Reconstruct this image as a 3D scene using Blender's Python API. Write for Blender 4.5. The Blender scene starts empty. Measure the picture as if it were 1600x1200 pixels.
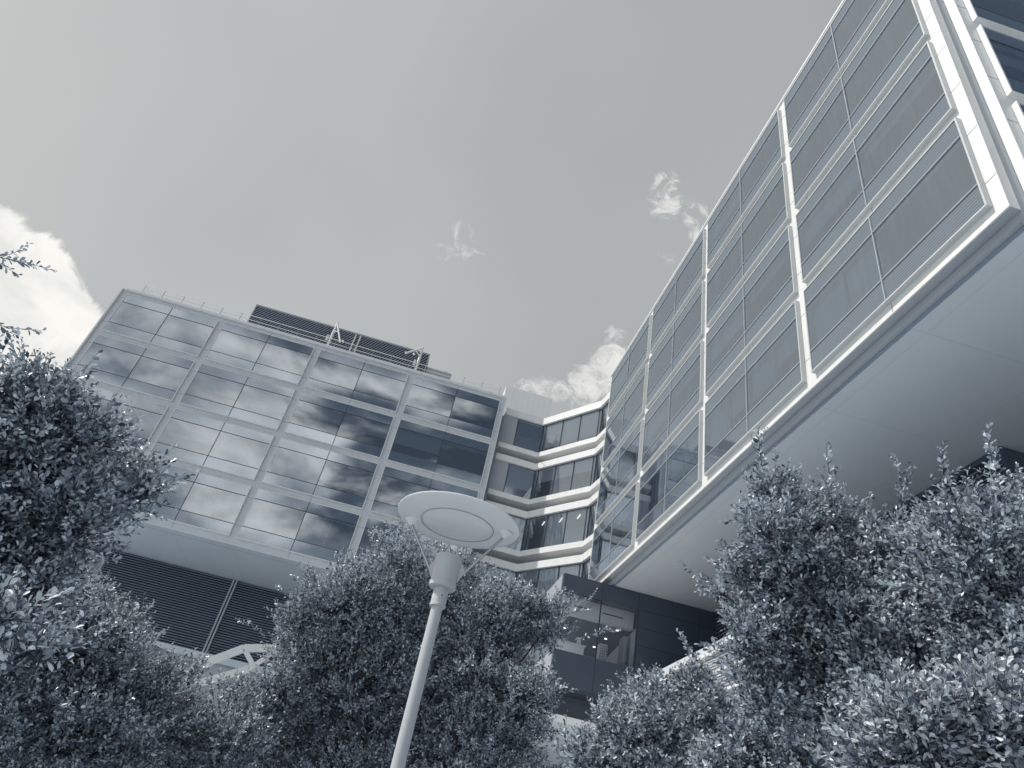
import bpy, math, random
import numpy as np
from mathutils import Vector, Matrix

scene = bpy.context.scene
R_ = math.radians
random.seed(11)

# ------------------------------------------------------------------ camera
cam_d = bpy.data.cameras.new("camera"); cam = bpy.data.objects.new("camera", cam_d)
scene.collection.objects.link(cam)
yaw, pit, rol = 0.0998, 0.6230, 0.2220
f_ = Vector((math.sin(yaw)*math.cos(pit), math.cos(yaw)*math.cos(pit), math.sin(pit)))
r0 = Vector((math.cos(yaw), -math.sin(yaw), 0.0)); u0 = r0.cross(f_)
r_ = math.cos(rol)*r0 + math.sin(rol)*u0; u_ = -math.sin(rol)*r0 + math.cos(rol)*u0
m = Matrix((r_, u_, -f_)).transposed().to_4x4()
cam.matrix_world = m
cam_d.sensor_fit = 'HORIZONTAL'; cam_d.sensor_width = 36.0
cam_d.lens = 1056.2/1600*36.0
cam_d.clip_start = 0.05; cam_d.clip_end = 3000
scene.camera = cam

# ------------------------------------------------------------------ light and exposure
SUN_EL, SUN_AZ = 52.0, 272.5          # azimuth clockwise from +Y
sx = math.sin(R_(SUN_AZ))*math.cos(R_(SUN_EL)); sy = math.cos(R_(SUN_AZ))*math.cos(R_(SUN_EL)); sz = math.sin(R_(SUN_EL))
SUN = Vector((sx, sy, sz))
sd = bpy.data.lights.new("sun", 'SUN'); sd.energy = 3.9; sd.angle = R_(0.53); sd.color = (1.0, 0.965, 0.895)
so = bpy.data.objects.new("sun", sd); scene.collection.objects.link(so)
so.rotation_euler = SUN.to_track_quat('Z', 'Y').to_euler()
scene.view_settings.view_transform = 'Standard'
scene.view_settings.look = 'None'
scene.view_settings.exposure = 0.0
scene.view_settings.gamma = 1.0

def nd(nt, typ, **kw):
    n = nt.nodes.new(typ)
    for k, v in kw.items():
        if k.startswith('i_'):
            n.inputs[int(k[2:])].default_value = v
        else: setattr(n, k, v)
    return n

def build_world():
    w = bpy.data.worlds.new("World"); scene.world = w; w.use_nodes = True
    nt = w.node_tree; nt.nodes.clear(); L = nt.links.new
    def math_(op, a, b=None, c=None, clamp=False):
        n = nt.nodes.new('ShaderNodeMath'); n.operation = op; n.use_clamp = clamp
        for i, v in enumerate((a, b, c)):
            if v is None: continue
            if isinstance(v, (int, float)): n.inputs[i].default_value = v
            else: L(v, n.inputs[i])
        return n.outputs[0]
    def mrange(v, a, b, c, d, smooth=True):
        n = nt.nodes.new('ShaderNodeMapRange'); n.interpolation_type = 'SMOOTHSTEP' if smooth else 'LINEAR'
        L(v, n.inputs[0])
        for i, q in enumerate((a, b, c, d)): n.inputs[i+1].default_value = q
        return n.outputs[0]
    sky = nt.nodes.new('ShaderNodeTexSky'); sky.sky_type = 'NISHITA'; sky.sun_disc = False
    sky.sun_elevation = R_(SUN_EL); sky.sun_rotation = R_(SUN_AZ)
    sky.air_density = 1.3; sky.dust_density = 1.2; sky.ozone_density = 1.0
    def noise0(scale, detail, rough):
        n = nt.nodes.new('ShaderNodeTexNoise'); n.inputs['Scale'].default_value = scale; n.inputs['Detail'].default_value = detail; n.inputs['Roughness'].default_value = rough
        t_ = nt.nodes.new('ShaderNodeTexCoord'); L(t_.outputs['Generated'], n.inputs[0]); return n.outputs[0]
    bw = nt.nodes.new('ShaderNodeRGBToBW'); L(sky.outputs[0], bw.inputs[0])
    tc = nt.nodes.new('ShaderNodeTexCoord'); D = tc.outputs['Generated']
    sep = nt.nodes.new('ShaderNodeSeparateXYZ'); L(D, sep.inputs[0])
    lum = math_('MINIMUM', math_('MULTIPLY', math_('POWER', math_('MULTIPLY', bw.outputs[0], SKY_GAIN), SKY_POW), SKY_MUL), 0.56)
    mot = noise0(2.2, 2, .5)
    lum = math_('MULTIPLY', lum, mrange(mot, .3, .7, .93, 1.07, False))
    # toned sky: the darker it is the bluer it is
    ramp = nt.nodes.new('ShaderNodeValToRGB'); cr = ramp.color_ramp
    stops = [(0.0, (0.010, 0.020, 0.045)), (0.06, (0.045, 0.066, 0.100)), (0.16, (0.140, 0.163, 0.200)), (0.30, (0.288, 0.305, 0.330)),
             (0.44, (0.425, 0.445, 0.452)), (0.70, (0.69, 0.70, 0.685)), (1.0, (0.93, 0.92, 0.88))]
    cr.elements[0].position = stops[0][0]; cr.elements[0].color = (*stops[0][1], 1)
    cr.elements[1].position = 1.0; cr.elements[1].color = (*stops[-1][1], 1)
    for p_, c_ in stops[1:-1]:
        e = cr.elements.new(p_); e.color = (*c_, 1)
    L(lum, ramp.inputs[0])
    # noises in direction space
    def noise(scale, detail, rough, off=(0, 0, 0), dist=0.0, vec=D):
        mp = nt.nodes.new('ShaderNodeMapping'); L(vec, mp.inputs[0]); mp.inputs[1].default_value = off
        n = nt.nodes.new('ShaderNodeTexNoise'); n.inputs['Scale'].default_value = scale
        n.inputs['Detail'].default_value = detail; n.inputs['Roughness'].default_value = rough
        n.inputs['Distortion'].default_value = dist
        L(mp.outputs[0], n.inputs[0]); return n.outputs[0]
    fine = noise(16, 9, 0.62, (3.1, 0, 0), 0.5)
    big = noise(5.0, 7, 0.56, (0.35, 1.2, 2.0), 0.3)
    def blob(d, r_in, r_out):
        n = nt.nodes.new('ShaderNodeVectorMath'); n.operation = 'DOT_PRODUCT'
        v = Vector(d).normalized(); L(D, n.inputs[0]); n.inputs[1].default_value = v
        return mrange(n.outputs['Value'], math.cos(R_(r_out)), math.cos(R_(r_in)), 0, 1)
    # cumulus behind the left wing: solid centre, ragged rim
    cum = blob((-0.60, 0.74, 0.32), 6, 16)
    cum = math_('MAXIMUM', cum, blob((-0.52, 0.79, 0.33), 3, 8))
    c1 = math_('ADD', math_('MULTIPLY', cum, 1.25), math_('MULTIPLY', math_('SUBTRACT', fine, 0.5), 1.0))
    c1 = math_('ADD', c1, math_('MULTIPLY', math_('SUBTRACT', big, 0.5), .5))
    c1 = mrange(c1, 0.50, 0.66, 0, 1)
    # wisps
    wis = None
    for d, ri, ro, s in [((-.040, .692, .722), 0.4, 3.2, .55), ((-.062, .70, .705), 0.5, 2.6, .45), ((-.075, .73, .68), 1, 5, .20), ((.211, .575, .79), .3, 2.4, .85), ((.203, .555, .805), .3, 1.6, .75), ((.255, .573, .777), .2, 1.8, .7),
                      ((.275, .585, .763), .2, 1.8, .8), ((.243, .631, .736), .2, 1.8, .5), ((.262, .628, .732), .2, 1.8, .5), ((.204, .725, .658), .2, 1.6, .75), ((.126, .800, .588), .3, 1.9, .8), ((.152, .796, .587), .3, 1.6, .8), ((.100, .806, .584), .3, 1.2, .7),
                      ((.185, .779, .600), .5, 2.6, .95), ((.215, .755, .62), .8, 3.2, 1.0), ((.19, .790, .58), .8, 2.2, .7)]:
        b = math_('MULTIPLY', blob(d, ri, ro), s)
        wis = b if wis is None else math_('MAXIMUM', wis, b)
    wf = noise(34, 10, 0.72, (1.7, 0.4, 2.2), 1.4)
    c2 = math_('MULTIPLY', mrange(math_('ADD', math_('MULTIPLY', wis, .42), wf), 0.70, 0.98, 0, 1), math_('MINIMUM', math_('MULTIPLY', wis, 1.6), 1.0))
    # broken cloud over the southern half of the sky (mirrored in the left wing)
    inv = math_('DIVIDE', 1.0, math_('ADD', math_('MAXIMUM', sep.outputs[2], 0.0), 0.25))
    comb = nt.nodes.new('ShaderNodeCombineXYZ')
    L(math_('MULTIPLY', sep.outputs[0], inv), comb.inputs[0]); L(math_('MULTIPLY', sep.outputs[1], inv), comb.inputs[1]); comb.inputs[2].default_value = 0.7
    sm = noise(1.9, 9, 0.56, (SOUTH_OFF[0], SOUTH_OFF[1], 0), 0.35, comb.outputs[0])
    bias = math_('MULTIPLY', math_('SUBTRACT', math_('MULTIPLY', sep.outputs[0], -1.0), math_('SUBTRACT', sep.outputs[2], 0.56)), 0.62)
    c3 = math_('MULTIPLY', mrange(math_('ADD', sm, bias), 0.575, 0.655, 0, 1), mrange(sep.outputs[1], 0.05, -0.25, 0, 1))
    c3 = math_('MULTIPLY', c3, mrange(sep.outputs[0], 0.42, 0.15, 0.0, 1.0))
    shade3 = mrange(noise(2.6, 8, .62, (5, 2, 0), .3, comb.outputs[0]), .38, .64, .0, 1.0)
    dens = math_('MAXIMUM', c1, math_('MULTIPLY', c2, 0.75))
    dens = math_('MINIMUM', dens, 1.0)
    # southern sky away from the sun is deeper in tone
    ds = nt.nodes.new('ShaderNodeMix'); ds.data_type = 'RGBA'
    L(mrange(sep.outputs[1], 0.15, -0.35, 0, SOUTH_DEEP), ds.inputs[0]); L(ramp.outputs[0], ds.inputs[6]); ds.inputs[7].default_value = (0.035, 0.070, 0.125, 1)
    m3 = nt.nodes.new('ShaderNodeMix'); m3.data_type = 'RGBA'
    cc = nt.nodes.new('ShaderNodeMix'); cc.data_type = 'RGBA'; L(shade3, cc.inputs[0])
    cc.inputs[6].default_value = (0.32, 0.37, 0.43, 1); cc.inputs[7].default_value = (1.5, 1.5, 1.45, 1)
    L(c3, m3.inputs[0]); L(ds.outputs[2], m3.inputs[6]); L(cc.outputs[2], m3.inputs[7])
    m4 = nt.nodes.new('ShaderNodeMix'); m4.data_type = 'RGBA'
    L(dens, m4.inputs[0]); L(m3.outputs[2], m4.inputs[6])
    lobe = nt.nodes.new('ShaderNodeMix'); lobe.data_type = 'RGBA'
    L(mrange(noise(9, 6, .6, (7, 3, 1), .3), .40, .62, 0, 1), lobe.inputs[0])
    lobe.inputs[6].default_value = (0.80, 0.80, 0.78, 1); lobe.inputs[7].default_value = (0.97, 0.96, 0.92, 1)
    L(lobe.outputs[2], m4.inputs[7])
    bg = nt.nodes.new('ShaderNodeBackground'); bg.inputs['Strength'].default_value = 0.1
    sc = nt.nodes.new('ShaderNodeVectorMath'); sc.operation = 'SCALE'; sc.inputs['Scale'].default_value = 10.0
    L(m4.outputs[2], sc.inputs[0]); L(sc.outputs[0], bg.inputs[0])
    out = nt.nodes.new('ShaderNodeOutputWorld'); L(bg.outputs[0], out.inputs[0])

SKY_GAIN, SKY_POW, SKY_MUL = 0.075, 0.30, 0.765
SOUTH_OFF = (0.0, 0.0)
SOUTH_DEEP = 0.85
build_world()

# ------------------------------------------------------------------ materials
def mat(name, col, rough=0.5, metal=0.0, spec=0.5, var=0.0, vscale=3.0, bump=0.0, streak=1.0):
    m = bpy.data.materials.new(name); m.use_nodes = True; nt = m.node_tree
    b = nt.nodes['Principled BSDF']; b.inputs['Base Color'].default_value = (*col, 1)
    b.inputs['Roughness'].default_value = rough; b.inputs['Metallic'].default_value = metal
    b.inputs['Specular IOR Level'].default_value = spec
    if var > 0:
        tc = nt.nodes.new('ShaderNodeTexCoord')
        n = nt.nodes.new('ShaderNodeTexNoise'); n.inputs['Scale'].default_value = vscale; n.inputs['Detail'].default_value = 6
        mp = nt.nodes.new('ShaderNodeMapping'); mp.inputs[3].default_value = (1, 1, streak); nt.links.new(tc.outputs['Object'], mp.inputs[0]); nt.links.new(mp.outputs[0], n.inputs[0])
        mx = nt.nodes.new('ShaderNodeMix'); mx.data_type = 'RGBA'
        mx.inputs[6].default_value = (*[c*(1-var) for c in col], 1); mx.inputs[7].default_value = (*[min(1, c*(1+var)) for c in col], 1)
        nt.links.new(n.outputs[0], mx.inputs[0]); nt.links.new(mx.outputs[2], b.inputs['Base Color'])
        rr = nt.nodes.new('ShaderNodeMapRange'); nt.links.new(n.outputs[0], rr.inputs[0])
        rr.inputs[3].default_value = max(0.02, rough-0.08); rr.inputs[4].default_value = rough+0.08
        nt.links.new(rr.outputs[0], b.inputs['Roughness'])
        if bump > 0:
            bp = nt.nodes.new('ShaderNodeBump'); bp.inputs['Strength'].default_value = bump; bp.inputs['Distance'].default_value = 0.02
            nt.links.new(n.outputs[0], bp.inputs['Height']); nt.links.new(bp.outputs[0], b.inputs['Normal'])
    return m

M_white = mat("white_aluminium", (0.66, 0.675, 0.69), 0.42, var=0.10, vscale=2.2, streak=.2)
M_wallA = mat("grey_aluminium", (0.57, 0.595, 0.625), 0.42, var=0.10, vscale=2.2, streak=.2)
M_bright = mat("bright_panel", (0.73, 0.73, 0.72), 0.45, var=0.10, vscale=2.2, streak=.2)
M_soffit = mat("soffit_panel", (0.585, 0.622, 0.662), 0.38, var=0.06, vscale=0.35)
M_joint = mat("joint", (0.06, 0.075, 0.10), 0.8)
M_mulla = mat("mullion_joint_shaded", (0.045, 0.06, 0.09), 0.5)  # dark joint line, with the shade on its wall put into the colour
M_mullb = mat("mullion_metal", (0.40, 0.43, 0.46), 0.35)
M_dark = mat("dark_cladding", (0.050, 0.066, 0.095), 0.35, var=0.10, vscale=0.6)
M_louvre = mat("dark_louvre", (0.22, 0.27, 0.34), 0.5, var=0.12, vscale=3.0)
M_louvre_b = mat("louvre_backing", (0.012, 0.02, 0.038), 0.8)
M_grey = mat("grey_panel", (0.36, 0.385, 0.42), 0.5, var=0.05, vscale=0.7)
M_blind = mat("roller_blind", (0.62, 0.64, 0.66), 0.8, var=0.03, vscale=8)
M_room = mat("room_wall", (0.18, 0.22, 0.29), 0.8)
M_conc = mat("concrete", (0.42, 0.44, 0.46), 0.8, var=0.12, vscale=0.9, bump=0.2)
M_lamp = mat("lamp_paint", (0.50, 0.52, 0.55), 0.36, var=0.03, vscale=4)
M_lampw = mat("lamp_reflector", (0.82, 0.83, 0.83), 0.32, var=0.02, vscale=3)
M_steel = mat("steel", (0.40, 0.42, 0.46), 0.25, metal=0.9)
M_bark = mat("bark", (0.050, 0.062, 0.085), 0.8, var=0.4, vscale=14, bump=0.6)

def glass_mat(name, refl, tint, wav=0.0, dust=.03, gt=(.86, .93, 1.0)):
    m = bpy.data.materials.new(name); m.use_nodes = True; nt = m.node_tree; nt.nodes.clear(); L = nt.links.new
    tr = nt.nodes.new('ShaderNodeBsdfTransparent'); tr.inputs[0].default_value = (*tint, 1)
    gl = nt.nodes.new('ShaderNodeBsdfGlossy'); gl.inputs['Roughness'].default_value = 0.02; gl.inputs[0].default_value = (*gt, 1)
    fr = nt.nodes.new('ShaderNodeFresnel'); fr.inputs[0].default_value = 1.5
    a = nt.nodes.new('ShaderNodeMath'); a.operation = 'MULTIPLY_ADD'; L(fr.outputs[0], a.inputs[0]); a.inputs[1].default_value = 1.0-refl; a.inputs[2].default_value = refl; a.use_clamp = True
    mx = nt.nodes.new('ShaderNodeMixShader'); L(a.outputs[0], mx.inputs[0]); L(tr.outputs[0], mx.inputs[1]); L(gl.outputs[0], mx.inputs[2])
    oi = nt.nodes.new('ShaderNodeObjectInfo'); tc2 = nt.nodes.new('ShaderNodeTexCoord'); g2 = nt.nodes.new('ShaderNodeNewGeometry')
    ad = nt.nodes.new('ShaderNodeMath'); ad.operation = 'ADD'; L(oi.outputs['Random'], ad.inputs[0]); L(g2.outputs['Random Per Island'], ad.inputs[1])
    wn = nt.nodes.new('ShaderNodeTexWhiteNoise'); wn.noise_dimensions = '1D'; L(ad.outputs[0], wn.inputs['W'])
    sb_ = nt.nodes.new('ShaderNodeVectorMath'); sb_.operation = 'SUBTRACT'; L(wn.outputs['Color'], sb_.inputs[0]); sb_.inputs[1].default_value = (.5, .5, .5)
    sc_ = nt.nodes.new('ShaderNodeVectorMath'); sc_.operation = 'SCALE'; L(sb_.outputs[0], sc_.inputs[0]); sc_.inputs['Scale'].default_value = 0.022
    an = nt.nodes.new('ShaderNodeVectorMath'); an.operation = 'ADD'; L(sc_.outputs[0], an.inputs[0])
    mp = nt.nodes.new('ShaderNodeMapping'); mp.inputs[3].default_value = (3.0, 3.0, .22); L(tc2.outputs['Object'], mp.inputs[0])
    dn = nt.nodes.new('ShaderNodeTexNoise'); dn.inputs['Scale'].default_value = 1.6; dn.inputs['Detail'].default_value = 6; L(mp.outputs[0], dn.inputs[0])
    dr = nt.nodes.new('ShaderNodeMapRange'); L(dn.outputs[0], dr.inputs[0]); dr.inputs[1].default_value = .40; dr.inputs[2].default_value = .75; dr.inputs[3].default_value = .01; dr.inputs[4].default_value = dust
    dd = nt.nodes.new('ShaderNodeBsdfDiffuse'); dd.inputs[0].default_value = (.55, .57, .60, 1)
    if wav:
        tc = nt.nodes.new('ShaderNodeTexCoord'); n = nt.nodes.new('ShaderNodeTexNoise'); n.inputs['Scale'].default_value = 0.35; n.inputs['Detail'].default_value = 1
        L(tc.outputs['Object'], n.inputs[0])
        bp = nt.nodes.new('ShaderNodeBump'); bp.inputs['Strength'].default_value = wav; bp.inputs['Distance'].default_value = 0.05
        L(n.outputs[0], bp.inputs['Height']); L(bp.outputs[0], an.inputs[1])
    else: L(g2.outputs['Normal'], an.inputs[1])
    L(an.outputs[0], gl.inputs['Normal'])
    m2 = nt.nodes.new('ShaderNodeMixShader'); L(dr.outputs[0], m2.inputs[0]); L(mx.outputs[0], m2.inputs[1]); L(dd.outputs[0], m2.inputs[2])
    o = nt.nodes.new('ShaderNodeOutputMaterial'); L(m2.outputs[0], o.inputs[0]); return m

def frit_mat(name, refl, period, ca, cb_):
    """glass spandrel with fine horizontal ceramic lines"""
    m = bpy.data.materials.new(name); m.use_nodes = True; nt = m.node_tree; nt.nodes.clear(); L = nt.links.new
    tc = nt.nodes.new('ShaderNodeTexCoord'); sp = nt.nodes.new('ShaderNodeSeparateXYZ'); L(tc.outputs['Object'], sp.inputs[0])
    a = nt.nodes.new('ShaderNodeMath'); a.operation = 'MULTIPLY'; L(sp.outputs[2], a.inputs[0]); a.inputs[1].default_value = 1/period
    b = nt.nodes.new('ShaderNodeMath'); b.operation = 'FRACT'; L(a.outputs[0], b.inputs[0])
    c = nt.nodes.new('ShaderNodeMath'); c.operation = 'GREATER_THAN'; L(b.outputs[0], c.inputs[0]); c.inputs[1].default_value = 0.72
    mx = nt.nodes.new('ShaderNodeMix'); mx.data_type = 'RGBA'; L(c.outputs[0], mx.inputs[0])
    mx.inputs[6].default_value = (*ca, 1); mx.inputs[7].default_value = (*cb_, 1)
    df = nt.nodes.new('ShaderNodeBsdfDiffuse'); L(mx.outputs[2], df.inputs[0])
    gl = nt.nodes.new('ShaderNodeBsdfGlossy'); gl.inputs['Roughness'].default_value = 0.04; gl.inputs[0].default_value = (0.84, 0.92, 1.0, 1)
    lw = nt.nodes.new('ShaderNodeFresnel'); lw.inputs[0].default_value = 1.5
    q = nt.nodes.new('ShaderNodeMath'); q.operation = 'MULTIPLY_ADD'; L(lw.outputs[0], q.inputs[0]); q.inputs[1].default_value = 1-refl; q.inputs[2].default_value = refl; q.use_clamp = True
    ms = nt.nodes.new('ShaderNodeMixShader'); L(q.outputs[0], ms.inputs[0]); L(df.outputs[0], ms.inputs[1]); L(gl.outputs[0], ms.inputs[2])
    o = nt.nodes.new('ShaderNodeOutputMaterial'); L(ms.outputs[0], o.inputs[0]); return m

M_glass = glass_mat("coated_glass", 0.34, (0.50, 0.54, 0.59), 0.012)
M_glass_b = glass_mat("tower_glass", 0.38, (0.44, 0.56, 0.68), 0.02, .05, (.80, .89, .98))
M_glass_l = glass_mat("clear_glass", 0.38, (0.82, 0.86, 0.90), 0.02)
M_frit = frit_mat("lined_spandrel_glass", 0.33, 0.13, (0.03, 0.045, 0.07), (0.17, 0.20, 0.24))
M_frit_b = frit_mat("lined_tower_spandrel", 0.24, 0.115, (0.080, 0.100, 0.125), (0.17, 0.19, 0.22))
M_frameb = mat("tower_frame", (0.52, 0.535, 0.54), 0.4, var=0.08, vscale=2.2, streak=.2)
M_jsoft = mat("soft_joint", (0.47, 0.50, 0.54), 0.7)
M_emit = bpy.data.materials.new("downlight"); M_emit.use_nodes = True
_b = M_emit.node_tree.nodes['Principled BSDF']; _b.inputs['Emission Color'].default_value = (1, .98, .92, 1); _b.inputs['Emission Strength'].default_value = 2.5

def leaf_mat(name, dark, light):
    m = bpy.data.materials.new(name); m.use_nodes = True; nt = m.node_tree; L = nt.links.new
    b = nt.nodes['Principled BSDF']
    g = nt.nodes.new('ShaderNodeNewGeometry')
    rp = nt.nodes.new('ShaderNodeMix'); rp.data_type = 'RGBA'
    pw = nt.nodes.new('ShaderNodeMath'); pw.operation = 'POWER'; L(g.outputs['Random Per Island'], pw.inputs[0]); pw.inputs[1].default_value = 1.05
    L(pw.outputs[0], rp.inputs[0]); rp.inputs[6].default_value = (*dark, 1); rp.inputs[7].default_value = (*light, 1)
    L(rp.outputs[2], b.inputs['Base Color'])
    rr = nt.nodes.new('ShaderNodeMapRange'); L(g.outputs['Random Per Island'], rr.inputs[0]); rr.inputs[3].default_value = 0.42; rr.inputs[4].default_value = 0.26
    L(rr.outputs[0], b.inputs['Roughness']); b.inputs['Specular IOR Level'].default_value = 0.7
    t = nt.nodes.new('ShaderNodeBsdfTranslucent'); L(rp.outputs[2], t.inputs[0])
    ms = nt.nodes.new('ShaderNodeMixShader'); ms.inputs[0].default_value = 0.22
    o = nt.nodes['Material Output']; L(b.outputs[0], ms.inputs[1]); L(t.outputs[0], ms.inputs[2]); L(ms.outputs[0], o.inputs[0])
    return m
M_leaf = leaf_mat("oak_leaf", (0.012, 0.035, 0.083), (0.75, 0.83, 0.90))
M_leaf2 = leaf_mat("pale_leaf", (0.05, 0.085, 0.145), (0.78, 0.83, 0.88))

# ------------------------------------------------------------------ mesh helpers
class MB:
    def __init__(s): s.v = []; s.f = []
    def box(s, a, b):
        x0, y0, z0 = [min(a[i], b[i]) for i in range(3)]; x1, y1, z1 = [max(a[i], b[i]) for i in range(3)]
        n = len(s.v)
        s.v += [(x0,y0,z0),(x1,y0,z0),(x1,y1,z0),(x0,y1,z0),(x0,y0,z1),(x1,y0,z1),(x1,y1,z1),(x0,y1,z1)]
        s.f += [tuple(n+i for i in q) for q in ((0,3,2,1),(4,5,6,7),(0,1,5,4),(1,2,6,5),(2,3,7,6),(3,0,4,7))]
        return s
    def prism(s, pts, z0, z1):
        """vertical prism over a plan polygon (counter-clockwise)"""
        n = len(s.v); k = len(pts)
        s.v += [(p[0], p[1], z0) for p in pts] + [(p[0], p[1], z1) for p in pts]
        s.f.append(tuple(n+i for i in reversed(range(k)))); s.f.append(tuple(n+k+i for i in range(k)))
        for i in range(k):
            j = (i+1) % k; s.f.append((n+i, n+j, n+k+j, n+k+i))
        return s
    def quad(s, *p):
        n = len(s.v); s.v += [tuple(q) for q in p]; s.f.append(tuple(range(n, n+len(p)))); return s
    def tube(s, pts, rad, seg=10, cap=True):
        pts = [Vector(p) for p in pts]
        if not hasattr(rad, '__len__'): rad = [rad]*len(pts)
        rings = []; ref = None
        for i, p in enumerate(pts):
            t = (pts[min(i+1, len(pts)-1)] - pts[max(i-1, 0)]).normalized()
            if ref is None: ref = Vector((0, 0, 1)) if abs(t.z) < .9 else Vector((1, 0, 0))
            a = t.cross(ref).normalized(); b = t.cross(a).normalized(); ref = a.cross(t).normalized()
            n = len(s.v)
            for k in range(seg):
                q = 2*math.pi*k/seg; s.v.append(tuple(p + (a*math.cos(q) + b*math.sin(q))*rad[i]))
            rings.append(n)
        for i in range(len(rings)-1):
            for k in range(seg):
                k2 = (k+1) % seg; s.f.append((rings[i]+k, rings[i]+k2, rings[i+1]+k2, rings[i+1]+k))
        if cap:
            s.f.append(tuple(rings[0]+k for k in reversed(range(seg)))); s.f.append(tuple(rings[-1]+k for k in range(seg)))
        return s
    def lathe(s, prof, c=(0,0,0), seg=96):
        rings = []
        for r, z in prof:
            n = len(s.v)
            if r < 1e-6: s.v.append((c[0], c[1], c[2]+z)); rings.append((n, 1))
            else:
                for k in range(seg):
                    q = 2*math.pi*k/seg; s.v.append((c[0]+r*math.cos(q), c[1]+r*math.sin(q), c[2]+z))
                rings.append((n, seg))
        for (a, na), (b, nb) in zip(rings, rings[1:]):
            for k in range(seg):
                k2 = (k+1) % seg
                if na == 1 and nb == 1: continue
                if na == 1: s.f.append((a, b+k2, b+k))
                elif nb == 1: s.f.append((a+k, a+k2, b))
                else: s.f.append((a+k, a+k2, b+k2, b+k))
        return s
    def build(s, name, material, parent=None, smooth=False, bevel=0):
        me = bpy.data.meshes.new(name); me.from_pydata(s.v, [], s.f); me.materials.append(material)
        me.validate(); me.update()
        if smooth:
            me.shade_smooth()
        o = bpy.data.objects.new(name, me); scene.collection.objects.link(o)
        if parent: o.parent = parent
        if bevel:
            b = o.modifiers.new("bevel", 'BEVEL'); b.width = bevel; b.segments = 2; b.limit_method = 'ANGLE'
        if smooth:
            e = o.modifiers.new("edge", 'EDGE_SPLIT'); e.split_angle = R_(35)
        return o

def tag(o, label=None, cat=None, group=None, kind=None):
    if label: o['label'] = label
    if cat: o['category'] = cat
    if group: o['group'] = group
    if kind: o['kind'] = kind
    return o
def empty(name, loc=(0,0,0), rz=0.0, parent=None):
    o = bpy.data.objects.new(name, None); scene.collection.objects.link(o); o.location = loc; o.rotation_euler = (0, 0, rz)
    o.empty_display_size = 0.3
    if parent: o.parent = parent
    return o
def dup_tree(o, parent):
    c = o.copy(); scene.collection.objects.link(c); c.parent = parent
    for ch in list(o.children): dup_tree(ch, c)
    return c

GZ = -1.6   # ground level (the camera stands at z = 0)

# ------------------------------------------------------------------ ground
g = MB(); g.quad((-900,-900,GZ),(900,-900,GZ),(900,900,GZ),(-900,900,GZ))
tag(g.build('ground', mat("paving", (0.380, 0.435, 0.490), 0.85, var=0.15, vscale=0.3)), kind='structure')

# ------------------------------------------------------------------ window cell (local: x along wall, -y outward, z up; origin = top-left front corner)
CW, CH, GX, GY = 8.4254, 4.3375, 0.5746, 0.5325
CD = 0.20
T1, T2 = 0.93, 3.34           # transom and sill depth below the top
def window_meshes(tower):
    fr = MB(); t = 0.06
    fr.box((0,0,0),(CW,CD,-t)); fr.box((0,0,-CH+t),(CW,CD,-CH)); fr.box((0,0,-t),(t,CD,-CH+t)); fr.box((CW-t,0,-t),(CW,CD,-CH+t))
    me = {}
    me['frame'] = fr
    gl = MB(); y = 0.035
    gl.quad((t,y,-T2),(CW/2,y,-T2),(CW/2,y,-T1),(t,y,-T1)); gl.quad((CW/2,y,-T2),(CW-t,y,-T2),(CW-t,y,-T1),(CW/2,y,-T1))
    me['glass'] = gl
    sp = MB(); y = 0.030
    for a, b in ((-T1, -t), (-CH+t, -T2)):
        sp.box((t, y, a), (CW-t, y+0.12, b))
    me['spandrel'] = sp
    mu = MB(); pj = -0.012 if tower else 0.018
    hw = .018 if tower else .028
    mu.box((CW/2-hw, pj, -CH+t), (CW/2+hw, 0.08, -t))
    mu.box((t, pj+.004, -T1-hw), (CW/2-.03, 0.08, -T1+hw)); mu.box((CW/2+.03, pj+.004, -T1-hw), (CW-t, 0.08, -T1+hw))
    mu.box((t, pj+.004, -T2-hw), (CW/2-.03, 0.08, -T2+hw)); mu.box((CW/2+.03, pj+.004, -T2-hw), (CW-t, 0.08, -T2+hw))
    me['mullion'] = mu
    rm = MB()   # reveal and room behind the glass
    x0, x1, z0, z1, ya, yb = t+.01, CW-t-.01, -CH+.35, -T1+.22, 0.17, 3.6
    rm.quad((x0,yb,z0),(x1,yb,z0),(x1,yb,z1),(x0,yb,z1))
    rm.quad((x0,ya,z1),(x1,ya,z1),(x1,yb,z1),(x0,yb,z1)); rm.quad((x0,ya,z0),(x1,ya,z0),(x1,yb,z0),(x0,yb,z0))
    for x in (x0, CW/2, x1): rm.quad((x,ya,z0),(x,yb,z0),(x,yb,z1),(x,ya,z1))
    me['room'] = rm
    return me
def blinds(drops, inner):
    """drops: for each of the two panes the drop of the blind 0..1; inner: indices of panes with an inner upright"""
    b = MB(); t = 0.075; y = 0.30; H = T2-T1
    for i, d in enumerate(drops):
        xa = t+.03 if i == 0 else CW/2+.06; xb = CW/2-.06 if i == 0 else CW-t-.03
        b.box((xa, .11, -T1-.15), (xb, .17, -T1-.04))
        if isinstance(d, tuple):                 # two narrower blinds side by side
            xm = xa+(xb-xa)*.52
            for (p, q, dd) in ((xa, xm-.05, d[0]), (xm+.05, xb, d[1])):
                if dd > 0: b.box((p, y, -T1-H*dd), (q, y+.01, -T1+.1))
        elif d > 0: b.box((xa, y, -T1-H*d), (xb, y+.01, -T1+.1))
    return b
def uprights(panes):
    b = MB(); t = .075
    for i in panes:
        xa = t if i == 0 else CW/2; x = xa+(CW/2)*.52
        b.box((x-.035, .06, -T2+.04), (x+.035, .16, -T1-.04))
    return b

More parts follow.
